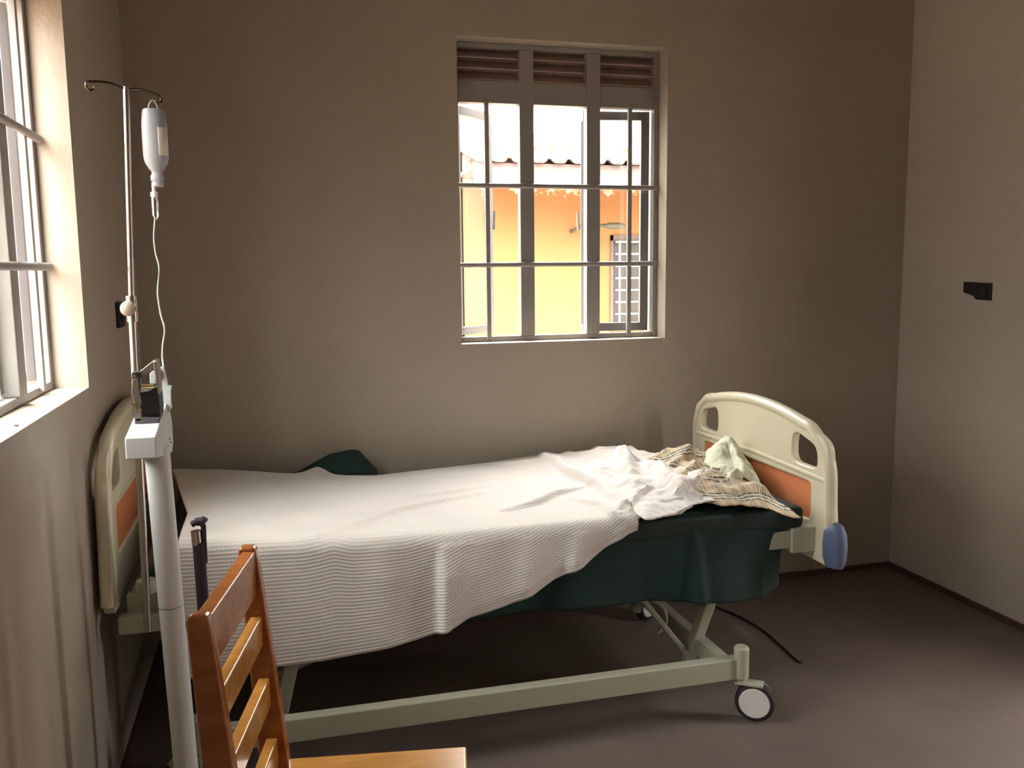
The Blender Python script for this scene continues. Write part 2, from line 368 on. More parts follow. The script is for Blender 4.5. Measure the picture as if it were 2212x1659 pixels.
# ---------------------------------------------------------------- hospital bed
BY0, BY1 = 2.43, 3.35
bed = thing('hospital_bed', 'cream hospital bed with orange-panelled end boards and a wheeled steel base', 'bed', (.65, 2.9, 0))
def arc_board(x, name, zs, ys, xs_in):
    """end board: arched outline with two handle openings; plate lies in the Y-Z plane"""
    def cv(polys, ext, bev, nm):
        c = bpy.data.curves.new(nm, 'CURVE'); c.dimensions = '2D'; c.fill_mode = 'BOTH'; c.extrude = ext; c.bevel_depth = bev; c.bevel_resolution = 3
        for p in polys:
            s = c.splines.new('POLY'); s.points.add(len(p)-1); s.use_cyclic_u = True
            for i, (a, b) in enumerate(p): s.points[i].co = (a, b, 0, 1)
        o = bpy.data.objects.new(nm, c); COL.objects.link(o)
        me = bpy.data.meshes.new_from_object(o.evaluated_get(bpy.context.evaluated_depsgraph_get())); bpy.data.objects.remove(o)
        me.transform(Matrix(((0, 0, 1, x), (1, 0, 0, 0), (0, 1, 0, 0), (0, 0, 0, 1)))); me.name = nm
        return me
    def rnd(pts, r, n=5):
        out = []; N = len(pts)
        for i in range(N):
            p = Vector(pts[i]); a = (Vector(pts[i-1])-p); b = (Vector(pts[(i+1) % N])-p)
            rr = min(r, a.length*.45, b.length*.45); a.normalize(); b.normalize(); s, e = p+a*rr, p+b*rr
            for k in range(n+1):
                t = k/n; out.append(tuple((1-t)**2*s+2*t*(1-t)*p+t*t*e))
        return out
    y0, y1 = ys; zb, zsd, zt = zs
    top = [(y0+(y1-y0)*k/12, zsd+(zt-zsd)*math.sin(PI*k/12)**.8) for k in range(13)]
    outline = rnd([(y0-.045, zb+.03), (y0-.02, zb), (y1+.0, zb), (y1+.0, zb+.03)]+[top[-1]]+top[-2:0:-1]+[top[0]], .05)
    mz = zsd-.115
    hn = rnd([(y0+.042, mz+.018), (y0+.205, mz+.018), (y0+.20, zsd+.026), (y0+.05, zsd-.012)], .05)
    hf = rnd([(y1-.205, mz+.018), (y1-.042, mz+.018), (y1-.05, zsd-.012), (y1-.20, zsd+.026)], .05)
    op = rnd([(y0+.075, mz-.16), (y1-.075, mz-.16), (y1-.075, mz-.02), (y0+.075, mz-.02)], .03)
    root = obj(name, cv([outline, hn, hf, op], .008, .006, name), 'cream', bed, smooth=True)
    o = obj('orange_panel', cv([rnd([(y0+.07, mz-.165), (y1-.07, mz-.165), (y1-.07, mz-.015), (y0+.07, mz-.015)], .03)], .004, .001, 'orange_panel'), 'orange', smooth=False); o.parent = root
    # rounded rim and middle rail
    rim = smoothpts([(x, y0-.03, zb+.02), (x, y0-.012, zsd-.2), (x, y0+.004, zsd-.06)]+[(x, a+(.012 if k == 1 else 0), b) for k, (a, b) in enumerate(top) if 0 < k < 12]+[(x, y1-.004, zsd-.06), (x, y1, zsd-.2), (x, y1, zb+.02)], 5)
    o = obj('rim', tb(rim, .021, 12), 'cream', smooth=True); o.parent = root
    o = obj('middle_rail', tb(smoothpts([(x, y0+.0, mz-.004), (x, y0+.2, mz), (x, (y0+y1)/2, mz+.006), (x, y1-.2, mz), (x, y1, mz-.004)]), .0165, 12), 'cream', smooth=True); o.parent = root
    return root
FX = 1.70; HX = XL+.034
fb = arc_board(FX, 'footboard', (.475, .866, .945), (BY0, BY1), 0)
hb = arc_board(HX, 'headboard', (.55, .945, 1.03), (BY0+.02, BY1), 0)
# bumpers
for x, y in ((FX+.004, BY0-.055),):
    bm = newbm(); lathe(bm, [(.012, -.075), (.035, -.07), (.045, -.045), (.048, 0), (.044, .04), (.03, .066), (.01, .075)], (x, y+.02, .545), sx=.7)
    tag(obj('corner_bumper', bm, 'blue', bed, smooth=True), 'blue rubber bumper')
bm = newbm(); lathe(bm, [(.012, -.075), (.035, -.07), (.045, -.045), (.048, 0), (.044, .04), (.03, .066), (.01, .075)], (FX+.004, BY1+.035, .545), sx=.7)
tag(obj('corner_bumper', bm, 'blue', bed, smooth=True), 'blue rubber bumper')
# deck
dk = newbm()
for y in (BY0+.07, BY1-.05): beam(dk, (-.42, y, .545), (1.66, y, .545), .03, .06)
for x in (-.40, .1, .6, 1.1, 1.63): beam(dk, (x, BY0+.07, .545), (x, BY1-.05, .545), .03, .05)
bx(dk, (-.36, BY0+.09, .572), (1.64, BY1-.07, .582))
obj('deck_frame', dk, 'creammetal', bed, bevel=.004)
obj('board_bracket', box((1.60, BY0+.045, .50), (1.69, BY0+.085, .585)), 'creammetal', bed, bevel=.004)
# base
bs = newbm()
for y in (2.415, 3.20): beam(bs, (-.24, y, .168), (1.385, y, .168), .04, .07)
for x in (-.2, 1.34): beam(bs, (x, 2.43, .168), (x, 3.20, .168), .04, .06)
obj('base_frame', bs, 'creammetal', bed, bevel=.005)
# lifting arms
def arm(p, q, w=.035, n='lift_arm'): obj(n, beam(newbm(), p, q, w, w+.004, up=(0, 1, 0)), 'creammetal', bed, bevel=.004)
arm((1.29, 2.60, .10), (1.45, 2.60, .53), .036); arm((1.29, 3.05, .12), (1.45, 3.05, .53), .036)
arm((-.045, 2.52, .12), (.055, 2.52, .53), .04); arm((-.045, 3.05, .12), (.055, 3.05, .53), .04)
arm((1.30, 2.60, .13), (1.0, 2.62, .52), .018, 'brace'); arm((-.04, 2.86, .13), (1.0, 2.86, .5), .024, 'brace')
lp = newbm(); tube(lp, smoothpts([at(1395, 1290, y=2.7), at(1432, 1312, y=2.7), at(1438, 1345, y=2.7), at(1420, 1368, y=2.7)]), .007, 8)
obj('wire_loop', lp, 'creammetal', bed, smooth=True)
obj('release_knob', lathe(newbm(), [(.01, -.022), (.026, -.016), (.03, 0), (.026, .016), (.01, .022)], (-.36, 2.44, .61), 20), 'creammetal', bed, smooth=True)
hcr = newbm(); beam(hcr, (-.44, 2.47, .50), (-.22, 2.47, .50), .04, .05); obj('head_crossbar', hcr, 'creammetal', bed, bevel=.005)
# casters
def caster(x, y, ang):
    R = Matrix.Translation((x, y, 0)) @ Matrix.Rotation(ang, 4, 'Z')
    post = newbm(); lathe(post, [(.022, .135), (.024, .14), (.024, .235), (.020, .24)], (0, 0, 0), 20); lathe(post, [(.016, .118), (.018, .136)], (0, 0, 0), 16)
    fork = newbm(); ax = (.045, .062)
    prism(fork, [(-.018, .125), (.03, .125), (.075, .118), (.095, .095), (.06, .085), (.055, .055), (.035, .055), (.0, .085), (-.016, .10)], 'y', .016, .021)
    bx(fork, (-.018, -.02, .118), (.07, .02, .126))
    whl = newbm(); 
    prof = [(.046, -.016), (.056, -.016), (.0615, -.011), (.0625, 0), (.0615, .011), (.056, .016), (.046, .016)]
    lathe(whl, prof, (0, 0, 0), 36)
    hub = newbm(); lathe(hub, [(.047, -.0185), (.049, -.016), (.049, .016), (.047, .0185)], (0, 0, 0), 36)
    T = Matrix.Translation((.045, 0, .0625)) @ Matrix.Rotation(PI/2, 4, 'X')
    for b in (whl, hub): bmesh.ops.transform(b, matrix=T, verts=b.verts)
    for b in (post, fork, whl, hub): bmesh.ops.transform(b, matrix=R, verts=b.verts)
    c = obj('caster', post, 'creammetal', bed, smooth=False, bevel=.002)
    for n, b, m in (('fork', fork, 'creammetal'), ('tyre', whl, 'rubber'), ('wheel_cover', hub, 'wheel')):
        o = obj(n, b, m, smooth=(n == 'tyre'), bevel=0 if n == 'tyre' else .001); o.parent = c
caster(1.385, 2.405, math.radians(-36)); caster(1.385, 3.21, .6); caster(-.25, 2.415, 2.6); caster(-.25, 3.21, 2.4)

# ---------------------------------------------------------------- mattress and cloths
mb = box((-.36, 2.475, .584), (1.645, 3.36, .655))
tag(obj('mattress', mb, 'matt', bevel=.018, seg=3), 'thin dark green vinyl mattress on the hospital bed', 'mattress')

def ip(x, tab): return float(np.interp(x, [a for a, b in tab], [b for a, b in tab]))
def segd(p, a, b):
    ax, ay = a; bx_, by_ = b; dx, dy = bx_-ax, by_-ay; L2 = dx*dx+dy*dy+1e-9
    t = max(0, min(1, ((p[0]-ax)*dx+(p[1]-ay)*dy)/L2)); ex, ey = p[0]-ax-dx*t, p[1]-ay-dy*t
    side = (ex*dy-ey*dx) > 0
    return math.hypot(ex, ey), side, t
def ridges(p, folds):
    h = 0
    for pl, A, w1, w2 in folds:
        best = None
        n = len(pl)-1
        for i in range(n):
            d, s, t = segd(p, pl[i], pl[i+1])
            if best is None or d < best[0]: best = (d, s, (i+t)/n)
        d, s, t = best; w = w1 if s else w2
        h += A*math.exp(-(d/w)**2)*(.35+.65*math.sin(PI*min(max(t, .04), .96)))
    return h
def fbm(x, y, s, seed=0): return noise.noise(Vector((x*s+seed*7.3, y*s-seed*3.1, seed*1.7)))
def rdg(x, y, s, seed=0): return 1-abs(noise.noise(Vector((x*s+seed*5.3, y*s+seed*2.9, seed*3.3))))*2
def grid_obj(name, nu, nv, f, m, thick=.004, uvs=1.0, uv=None):
    bm = newbm(); uvl = bm.loops.layers.uv.new('UVMap'); V = [[bm.verts.new(f(i/(nu-1), j/(nv-1))) for j in range(nv)] for i in range(nu)]
    for i in range(nu-1):
        for j in range(nv-1):
            fc = bm.faces.new((V[i][j], V[i+1][j], V[i+1][j+1], V[i][j+1]))
            for l, (a, b) in zip(fc.loops, ((i, j), (i+1, j), (i+1, j+1), (i, j+1))):
                u, v = a/(nu-1), b/(nv-1); l[uvl].uv = uv(u, v) if uv else (u*uvs, v*uvs)
    o = obj(name, bm, m, smooth=True)
    if thick:
        s = o.modifiers.new('solid', 'SOLIDIFY'); s.thickness = thick; s.offset = 0
    return o
def xy(u, v, z=.69): p = at(u, v, z=z); return (p.x, p.y)

YE = 2.462
ZF = [(-.36, .725), (-.22, .715), (.03, .69), (.43, .672), (.93, .672), (1.24, .684), (1.6, .68)]
HEM = [(-.25, .345), (-.05, .352), (.09, .353), (.222, .364), (.356, .382), (.438, .40), (.507, .432), (.619, .451), (.705, .477), (.778, .518), (.866, .548), (.94, .598), (1.015, .635), (1.106, .662), (1.2, .686), (1.5, .69)]
BACK = [(-.4, 3.40), (.05, 3.36), (.13, 3.40), (.18, 3.33), (.33, 3.28), (.8, 3.37), (1.0, 3.44), (1.3, 3.42), (1.5, 3.3)]
ftop = [([xy(1165, 972), xy(1225, 1020), xy(1290, 1052), xy(1345, 1092)], .035, .012, .05),
        ([xy(775, 1132), xy(860, 1098), xy(930, 1080), xy(1035, 1058)], .014, .012, .03),
        ([xy(1100, 1092), xy(1160, 1078), xy(1200, 1060), xy(1260, 1048)], .02, .012, .028),
        ([xy(660, 1165), xy(740, 1145), xy(800, 1125)], .008, .012, .03),
        ([xy(900, 1062), xy(1000, 1052), xy(1060, 1040)], .008, .01, .03),
        ([xy(670, 1022), xy(690, 1012), xy(705, 1020)], .016, .02, .03),
        ([xy(1345, 1095), xy(1400, 1075), xy(1450, 1052)], .022, .01, .025),
        ([xy(1350, 1120), xy(1420, 1098), xy(1500, 1080), xy(1575, 1065)], .024, .014, .03),
        ([xy(1240, 1070), xy(1300, 1085), xy(1340, 1120)], .014, .012, .02),
        ([xy(1290, 1030), xy(1340, 1045), xy(1390, 1040)], .02, .012, .03),
        ([xy(1320, 1150), xy(1380, 1120), xy(1460, 1105)], .02, .012, .02)]
DF = [(.445, .020, .018, .07, .05), (.27, .007, .05, .05, -.05), (.56, .006, .04, .05, .1), (.70, .008, .03, .05, .25), (.86, .012, .02, .04, .5), (1.0, .012, .02, .03, .7)]
def blanket(u, v):
    # v: 0 at the wall side .. 1 at the hem
    x0 = -.39+.112*min(1, v/.5); x1 = 1.37+.10*min(1, v*2.2)
    x = x0+(x1-x0)*u
    yb = ip(x, BACK); zt = ip(x, ZF); zh = ip(x, HEM)
    top = yb-YE; rr = .028; L = zt-zh
    front_pull = max(0, x-1.2)*.55     # right end of the blanket stops short of the edge
    tot = top + (L if L > .03 else .0) - front_pull
    s = v*tot
    crumple = max(0, min(1, (x-.95)/.35))
    if s < top-rr:
        y = yb-s
        h = zt + ridges((x, y), ftop)
        h += .004*fbm(x, y, 3, 1)+.0025*fbm(x, y, 9, 2)
        h += crumple*(.018*max(0, rdg(x*1.2, y, 6, 3))**1.5+.009*rdg(x*.6, y*1.3, 15, 4))
        if yb-y < .05: h -= (.05-(yb-y))*.25
        edge = max(0, 1-(x1-x)/.05); h += edge*.012*fbm(x*2, y, 9, 6)
        return (x, y, max(h, .668))
    a = s-(top-rr); q = rr*PI/2
    if a < q:
        th = a/rr; y = YE+rr-rr*math.sin(th); z = zt-rr+rr*math.cos(th)
        z += ridges((x, y), ftop)*(1-a/q)+crumple*.006*rdg(x, y, 9, 4)
        return (x, y-.004*math.sin(th), z)
    d = a-q+rr; t = min(1, d/.3)
    y = YE-.004-.010*t; z = zt-d
    for fx, A, w1, w2, sl in DF:
        xc = fx-sl*d*.3; dx = x-xc; w = w2 if dx > 0 else w1
        y -= A*math.exp(-(dx/w)**2)*min(1, d/.12)*1.3
    y -= .008*t*fbm(x, z*.4, 4, 5)
    # the diagonal right edge turns under
    hemd = 1-v
    if hemd*tot < .03 and x > .45: y += (.03-hemd*tot)*.2
    return (x+.006*t*fbm(x, z, 6, 8), y, z)
bl = grid_obj('blanket', 330, 190, blanket, 'blanket', .006)
tag(bl, 'white woven cellular blanket spread over the bed and hanging down its near side', 'blanket')
bl.modifiers['solid'].offset = 1 if 0 else 0

# the thrown-back end of the top sheet, crumpled on the blanket's right end
def patch(name, quad, z0, folds, m, bump, amp, label, cat, thick=.004, nu=120, nv=90, edge=None, seed=0, uvr=(1, 1), zf=None, curl=.0):
    P = [Vector(q) for q in quad]
    def f(u, v):
        e = 0
        if edge: e = edge
        uu = u+.035*math.sin(v*9+seed)*(abs(u-.5)*2)+e*fbm(u*3, v*3, 2.2, seed+9); vv = v+.03*math.sin(u*11+seed*2)*(abs(v-.5)*2)+e*fbm(u*3, v*3, 2.2, seed+5)
        p = (P[0]*(1-uu)+P[1]*uu)*(1-vv)+(P[3]*(1-uu)+P[2]*uu)*vv
        dx, dy = .02*fbm(p.x, p.y, 8, seed), .02*fbm(p.x, p.y, 8, seed+3)
        x, y = p.x, p.y
        b = min(u, 1-u, v, 1-v)*2; hump = 1-(1-min(1, b*1.6))**2
        h = z0+bump*hump*(.7+.5*fbm(x, y, 4, seed+1))
        h += amp*(max(0, rdg(x+dx*2, y+dy*2, 7, seed+2))**2)*hump*1.2 + amp*.55*rdg(x+dx, y*1.6+dy, 15, seed+4)*hump + amp*.2*rdg(x+dx, y+dy, 34, seed+6)
        h += ridges((x, y), folds)
        if zf: h = zf(u, v, x, y, h)
        return (x+dx, y+dy, max(h, z0-.012))
    o = grid_obj(name, nu, nv, f, m, thick, uv=lambda u, v: (u*uvr[0], v*uvr[1]))
    return tag(o, label, cat)

# green sheet under the blanket, hanging at the foot end
def greens(u, v):
    x = .35+1.235*u
    if v > .5: x = .35+1.235*u-.012*u*math.sin((v-.5)*6)
    top = .80; zb = ip(x, [(.3, .42), (1.09, .402), (1.4, .372), (1.53, .365), (1.585, .39)])
    zt = .658; L = zt-zb; tot = top+L; s = v*tot; rr = .03
    yb = 3.28
    if s < top-rr: y = yb-s; return (x, y, zt+.001*fbm(x, y, 6, 3))
    a = s-(top-rr); q = rr*PI/2
    if a < q: th = a/rr; return (x, YE+.022+rr-rr*math.sin(th)-.0, zt-rr+rr*math.cos(th))
    d = a-q+rr; t = min(1, d/.25)
    fold = .022*math.exp(-((x-1.245-.02*t)/.022)**2)+.012*math.sin(x*15+.6)*t+.010*fbm(x, 0, 7, 2)
    yy = YE+.020-.012*t-fold*t
    if x > 1.5: yy += (x-1.5)*.5*t
    return (x, yy, zt-d+.004)
tag(grid_obj('draw_sheet', 170, 110, greens, 'green', .003), 'dark green waterproof sheet hanging below the blanket at the foot end', 'sheet')

# a green fold standing up behind the blanket
def gfold(u, v):
    a, b = at(630, 1002, y=3.40), at(812, 1003, y=3.40); x = a.x+(b.x-a.x)*u
    hh = ip(u, [(0, .0), (.15, .025), (.45, .075), (.72, .088), (.80, .082), (1, .0)])
    if v < .5: return (x, 3.40-.06*(1-v*2), .665+(hh)*(v*2)**.8)
    return (x, 3.40+.05*(v*2-1), .665+hh*(1-(v*2-1))**.9)
tag(grid_obj('green_towel', 40, 24, gfold, 'green', .004), 'folded dark green cloth sticking up behind the blanket by the back wall', 'cloth')

# crumpled items at the foot end
cz = .70
Q = lambda *pts: [tuple(list(xy(u, v, z))+[0]) for u, v, z in pts]
patch('top_sheet', Q((1235, 1000, .70), (1345, 985, .70), (1590, 1062, .70), (1400, 1112, .70)), .692,
      [([xy(1330, 972, .72), xy(1345, 1000, .72), xy(1360, 1020, .72)], .055, .02, .03),
       ([xy(1395, 1003, .72), xy(1430, 1025, .72), xy(1470, 1062, .72)], .045, .02, .035),
       ([xy(1470, 1060, .72), xy(1520, 1032, .72), xy(1580, 1055, .72)], .045, .018, .04),
       ([xy(1350, 1085, .72), xy(1410, 1050, .72)], .02, .01, .02)],
      'blanket', .022, .015, 'crumpled white end of the top sheet heaped beside the plaid garment', 'sheet', seed=3, edge=.05)
patch('plaid_garment', Q((1352, 978, .72), (1560, 965, .72), (1710, 1110, .67), (1480, 1075, .70)), .682,
      [([xy(1350, 985, .74), xy(1450, 978, .75), xy(1560, 972, .76)], .05, .05, .03), ([xy(1430, 1050, .74), xy(1500, 1000, .75), xy(1530, 985, .76)], .02, .012, .02),
       ([xy(1400, 1020, .74), xy(1460, 1000, .74), xy(1500, 975, .75)], .018, .01, .02), ([xy(1600, 1060, .70), xy(1660, 1075, .70)], .03, .02, .02)],
      'plaid', .05, .014, 'crumpled beige plaid garment between the white sheet and the cream cloth', 'clothing', seed=5, edge=.04, uvr=(.62, .5),
      zf=lambda u, v, x, y, h: h-max(0, x-1.40)*.12)
patch('cream_cloth', Q((1505, 960, .76), (1600, 945, .78), (1650, 1030, .72), (1540, 1050, .70)), .69,
      [([xy(1510, 1000, .76), xy(1560, 950, .80), xy(1590, 960, .80)], .05, .05, .04), ([xy(1575, 955, .80), xy(1600, 990, .78), xy(1612, 1005, .76)], .03, .012, .02),
       ([xy(1540, 1038, .74), xy(1590, 1018, .74), xy(1635, 1030, .73)], .035, .012, .02)],
      'creamcloth', .075, .012, 'crumpled pale cream cloth on top of the plaid garment against the footboard', 'cloth', seed=8, edge=.03)

# ---------------------------------------------------------------- infusion pole, bottle, drip line
PY = 2.40
def px(u, v, y=PY): return at(u, v, y=y)
b0 = px(303, 1112); t0 = px(272, 188); k0 = px(281, 665)
pole = thing('infusion_pole', 'chrome drip pole with two hooks fixed at the head of the bed', 'drip pole', (b0.x, PY, .55))
PX = (b0.x+t0.x)/2
top = Vector((t0.x, PY, t0.z)); bot = Vector((b0.x, PY, .50)); kn = Vector((k0.x+.004, PY, k0.z))
obj('lower_tube', tb([bot, kn], .0095, 16), 'chrome', pole, smooth=True)
obj('upper_tube', tb([kn, top], .0075, 16), 'chrome', pole, smooth=True)
obj('collar', tb([kn-Vector((0, 0, .035)), kn+Vector((0, 0, .03))], .0135, 16), 'chrome', pole, smooth=True)
bm = newbm(); bmesh.ops.create_icosphere(bm, subdivisions=3, radius=.0185, matrix=Matrix.Translation(kn+Vector((-.006, -.022, -.001))) @ Matrix.Diagonal((1, .8, 1.05, 1)))
obj('clamp_knob', bm, 'knob', pole, smooth=True)
def hook(v, n='hook'):
    e = top+v; r = .010; d = Vector((v.x, v.y, 0)).normalized()
    pts = [top-Vector((0, 0, .006)), top+v*.5+Vector((0, 0, .006)), e+Vector((0, 0, .004))]
    for k in range(1, 9):
        a = PI*1.45*k/8; pts.append(e+d*(r*math.sin(a))+Vector((0, 0, .004-r+r*math.cos(a))))
    obj(n, tb(smoothpts(pts, 4), .0028, 8), 'darksteel', pole, smooth=True)
hook(Vector((-.075, -.03, .0))); hook(Vector((.062, .10, -.002)))
# bottle
hk = top+Vector((.062, .10, -.002))
BYY = hk.y+.005
def bp_(u, v): return at(u, v, y=BYY)
pt, pb = bp_(331, 236), bp_(332, 404); bw = (bp_(359, 300)-bp_(303, 300)).length/2
Hb = pt.z-pb.z
ivb = thing('infusion_bottle', 'frosted plastic infusion bottle hanging upside down from the drip pole', 'infusion bottle', (pt.x, BYY, pb.z))
bm = newbm(); k = bw
prof = [(.011, 0), (.0155, .002), (.0155, .010), (.013, .013), (.0165, .016), (.017, .028), (.0135, .032), (.0135, .040), (.019, .045), (k*.72, .052), (k*.9, .062), (k*.98, .074), (k, .09), (k, Hb-.04), (k*.97, Hb-.03), (k*.88, Hb-.006), (k*.78, Hb), (.004, Hb-.003)]
lathe(bm, prof, (pt.x, BYY, pb.z), 32, sy=.72)
obj('bottle_body', bm, 'bottle', ivb, smooth=True)
lb = newbm()
seg = 14; rr_ = k*1.004
ring = [[lb.verts.new((pt.x+rr_*math.cos(a), BYY+rr_*.72*math.sin(a), pb.z+z)) for a in [math.radians(-72+52*i/seg) for i in range(seg+1)]] for z in (Hb*.40, Hb*.76)]
for i in range(seg): lb.faces.new((ring[0][i], ring[0][i+1], ring[1][i+1], ring[1][i]))
lo = obj('label_patch', lb, 'fluidlabel', ivb, smooth=True); s_ = lo.modifiers.new('s', 'SOLIDIFY'); s_.thickness = .0004; s_.offset = 1
hg = tb(smoothpts([(pt.x-.012, BYY, pt.z-.003), (pt.x-.008, BYY, pt.z+.014), (pt.x, BYY, pt.z+.022), (pt.x+.008, BYY, pt.z+.014), (pt.x+.012, BYY, pt.z-.003)]), .002, 8)
obj('hanger_loop', hg, 'bottle', ivb, smooth=True)
# drip set
ds = thing('drip_line', 'clear drip chamber and thin wavy tube below the infusion bottle', 'drip line', (pt.x, BYY, pb.z-.04))
c1, c2, c3, c4 = bp_(332, 402), bp_(333, 422), bp_(334, 432), bp_(335, 468)
obj('spike', lathe(newbm(), [(.0055, -.030), (.009, -.028), (.009, -.016), (.005, -.014), (.005, 0)], (c1.x, BYY, c1.z), 16), 'fluidlabel', ds, smooth=True)
zz = c1.z-.028; hh = zz-c4.z
obj('drip_chamber', lathe(newbm(), [(.003, -hh-.008), (.0085, -hh), (.0095, -hh+.003), (.0095, -.004), (.007, 0)], (c3.x, BYY, zz), 20), 'clear', ds, smooth=True)
tp = [(335, 470), (332.4, 510), (336, 546), (344, 580), (340.6, 631), (346.6, 676), (355.6, 712), (351, 751), (352, 787), (363, 835)]
pts = [at(u, v, y=BYY-(i/9)*.25) for i, (u, v) in enumerate(tp)]
obj('drip_tube', tb(smoothpts(pts, 6), .0021, 8), 'tube', ds, smooth=True)

# ---------------------------------------------------------------- column scale
CY = 2.03
ct, cb_ = at(342, 1005, y=CY), at(402, 1659, y=CY)
lean = (cb_-ct)/(ct.z-cb_.z)
def cpt(z): return ct+lean*(ct.z-z)
base = cpt(.06)
scale = thing('column_scale', 'white column weighing scale with boxy white head beside the bed', 'weighing scale', (base.x, base.y, 0))
seam = at(368, 1308, y=CY).z
obj('column', tb([cpt(seam+.001), cpt(ct.z+.04)], .0265, 28), 'white', scale, smooth=True)
obj('column_foot', tb([cpt(.05), cpt(seam-.001)], .0262, 28), 'white', scale, smooth=True)
pl = newbm(); bx(pl, (base.x-.13, base.y-.14, .02), (base.x+.14, base.y+.17, .06)); obj('platform', pl, 'grey', scale, bevel=.01)
for sx in (-.10, .11):
    for sy in (-.11, .14): obj('foot', lathe(newbm(), [(.018, 0), (.018, .022)], (base.x+sx, base.y+sy, 0), 14), 'rubber', scale)
hx0, hx1 = -.304, -.2455
prof = [(1.90, 1.059), (1.90, 1.1035), (2.12, 1.140), (2.15, 1.140), (2.20, 1.088), (2.20, 1.035), (2.165, 1.018)]
obj('head_box', prism(newbm(), prof, 'x', hx0, hx1), 'white', scale, bevel=.0025)
for u, v in ((366, 948), (368.5, 955)):
    q = at(u, v, x=hx1); obj('screw', lathe(newbm(), [(.0025, -.001), (.0025, .001)], (q.x, q.y, q.z), 10), 'rubber', scale)
# dark unit and metalwork on the head
yb_ = 2.03
def quad_prism(uvs, y0, y1):
    bm = newbm(); A = [at(u, v, y=y0) for u, v in uvs]; V0 = [bm.verts.new(p) for p in A]; V1 = [bm.verts.new((p.x, y1, p.z)) for p in A]
    bm.faces.new(V0[::-1]); bm.faces.new(V1); n = len(A)
    for i in range(n): bm.faces.new((V0[i], V0[(i+1) % n], V1[(i+1) % n], V1[i]))
    return bm
obj('black_housing', quad_prism([(291, 850), (291, 905), (345, 905), (346, 885), (341, 835), (318, 846)], 2.0, 2.07), 'black', scale, bevel=.002)
obj('grey_base', quad_prism([(290, 903), (291.5, 927), (342, 924), (345, 903)], 1.985, 2.075), 'grey', scale, bevel=.002)
obj('lever', quad_prism([(285.5, 820), (297, 818), (300, 845), (305, 868), (303, 880), (306, 908), (298, 911), (290, 905), (289, 870), (284, 850)], 1.985, 1.99), 'steel', scale, bevel=.001)
obj('clamp_post', quad_prism([(284, 805), (301, 804), (301, 848), (286, 850)], 1.995, 2.02), 'black', scale, bevel=.002)
obj('diagonal_plate', quad_prism([(302, 802), (302, 818), (331, 800), (338, 778), (334, 777)], 2.01, 2.05), 'steel', scale, bevel=.001)
obj('upright_plate', quad_prism([(331, 782), (339, 779), (343, 820), (345, 850), (341, 852), (336, 815)], 2.0, 2.05), 'steel', scale, bevel=.001)
bmx = tb([at(306, 835, y=2.0), at(333, 834, y=2.0)], .0055, 14); obj('brass_bolt', bmx, 'brass', scale, smooth=True)
for u, v in ((290, 813), (291, 873), (303, 885)):
    q = at(u, v, y=1.983); obj('rivet', tb([(q.x, 1.986, q.z), (q.x, 1.979, q.z)], .004, 12), 'brass', scale)
obj('white_plate', quad_prism([(340, 793), (353, 793), (362, 833), (371, 833), (369, 845), (370, 871), (372, 880), (345, 918), (342, 850)], 2.12, 2.128), 'white', scale, bevel=.001)
obj('white_tab', quad_prism([(323, 808), (330, 801), (336, 802), (336, 829), (324, 829)], 2.07, 2.075), 'white', scale, bevel=.001)
obj('slot', quad_prism([(341, 799), (348, 799), (349, 820), (344, 820)], 2.114, 2.1195), 'grey', scale)

# black rod beside the column
ry = 2.27
rt, rb = at(427, 1150, y=ry), at(441, 1335, y=ry)
dr = (rb-rt)/(rt.z-rb.z)
rod = thing('black_rod', 'black rod with chrome collar and black knob standing between column and chair', 'rod', (rt.x, ry, 0))
r0 = rt+dr*(rt.z-.0)
obj('shaft', tb([rt+dr*.025, Vector((r0.x, ry, 0))], .0145, 18), 'rubber', rod, smooth=True)
obj('side_bar', tb([rt+Vector((.014, .002, .018)), rt+dr*.08+Vector((.012, .002, 0))], .0065, 10), 'rubber', rod, smooth=True)
obj('chrome_collar', tb([rt+Vector((-.004, -.002, .005)), rt+dr*.03+Vector((-.003, -.002, 0))], .0125, 18), 'chrome', rod, smooth=True)
kb = newbm(); tube(kb, smoothpts([at(414, 1133, y=ry), at(424, 1128, y=ry), at(436, 1126, y=ry), at(442, 1130, y=ry)]), [.008]*6+[.0105]*6+[.013]*6+[.010], 14)
obj('knob', kb, 'rubber', rod, smooth=True)
bk = newbm(); beam(bk, at(384, 1358, y=2.06), at(425, 1344, y=2.26), .02, .018); obj('strap_bracket', bk, 'rubber', scale, bevel=.003)

# ---------------------------------------------------------------- chair
chair = thing('wooden_chair', 'varnished orange-brown wooden chair with slatted back facing right', 'chair', (.1, 1.55, 0))
nt, ft = Vector((-.143, 1.352, .920)), Vector((-.076, 1.70, .920))
ax = (ft-nt).normalized(); fwd = Vector((ax.y, -ax.x, 0))          # seat direction
def cp(a, f, z): return Vector((nt.x, nt.y, 0))+ax*a+fwd*f+Vector((0, 0, z))
WD = (ft-nt).length
def rake(z): return .010+max(0, .925-z)*.075 if z > .43 else .047-(.43-z)*.12
def stile(a0, a1):
    bm = newbm(); zs = [0, .2, .40, .50, .62, .78, .90, .918, .925]; ws = [.034, .042, .056, .056, .050, .042, .036, .032, .022]
    rows = []
    for z, w in zip(zs, ws):
        f = rake(z); i_ = .004 if z > .92 else 0
        rows.append([bm.verts.new(cp(a, g, z)) for a, g in ((a0+i_, f-w/2), (a1-i_, f-w/2), (a1-i_, f+w/2), (a0+i_, f+w/2))])
    for A, B in zip(rows, rows[1:]):
        for k in range(4): bm.faces.new((A[k], A[(k+1) % 4], B[(k+1) % 4], B[k]))
    bm.faces.new(rows[0][::-1]); bm.faces.new(rows[-1]); return bm
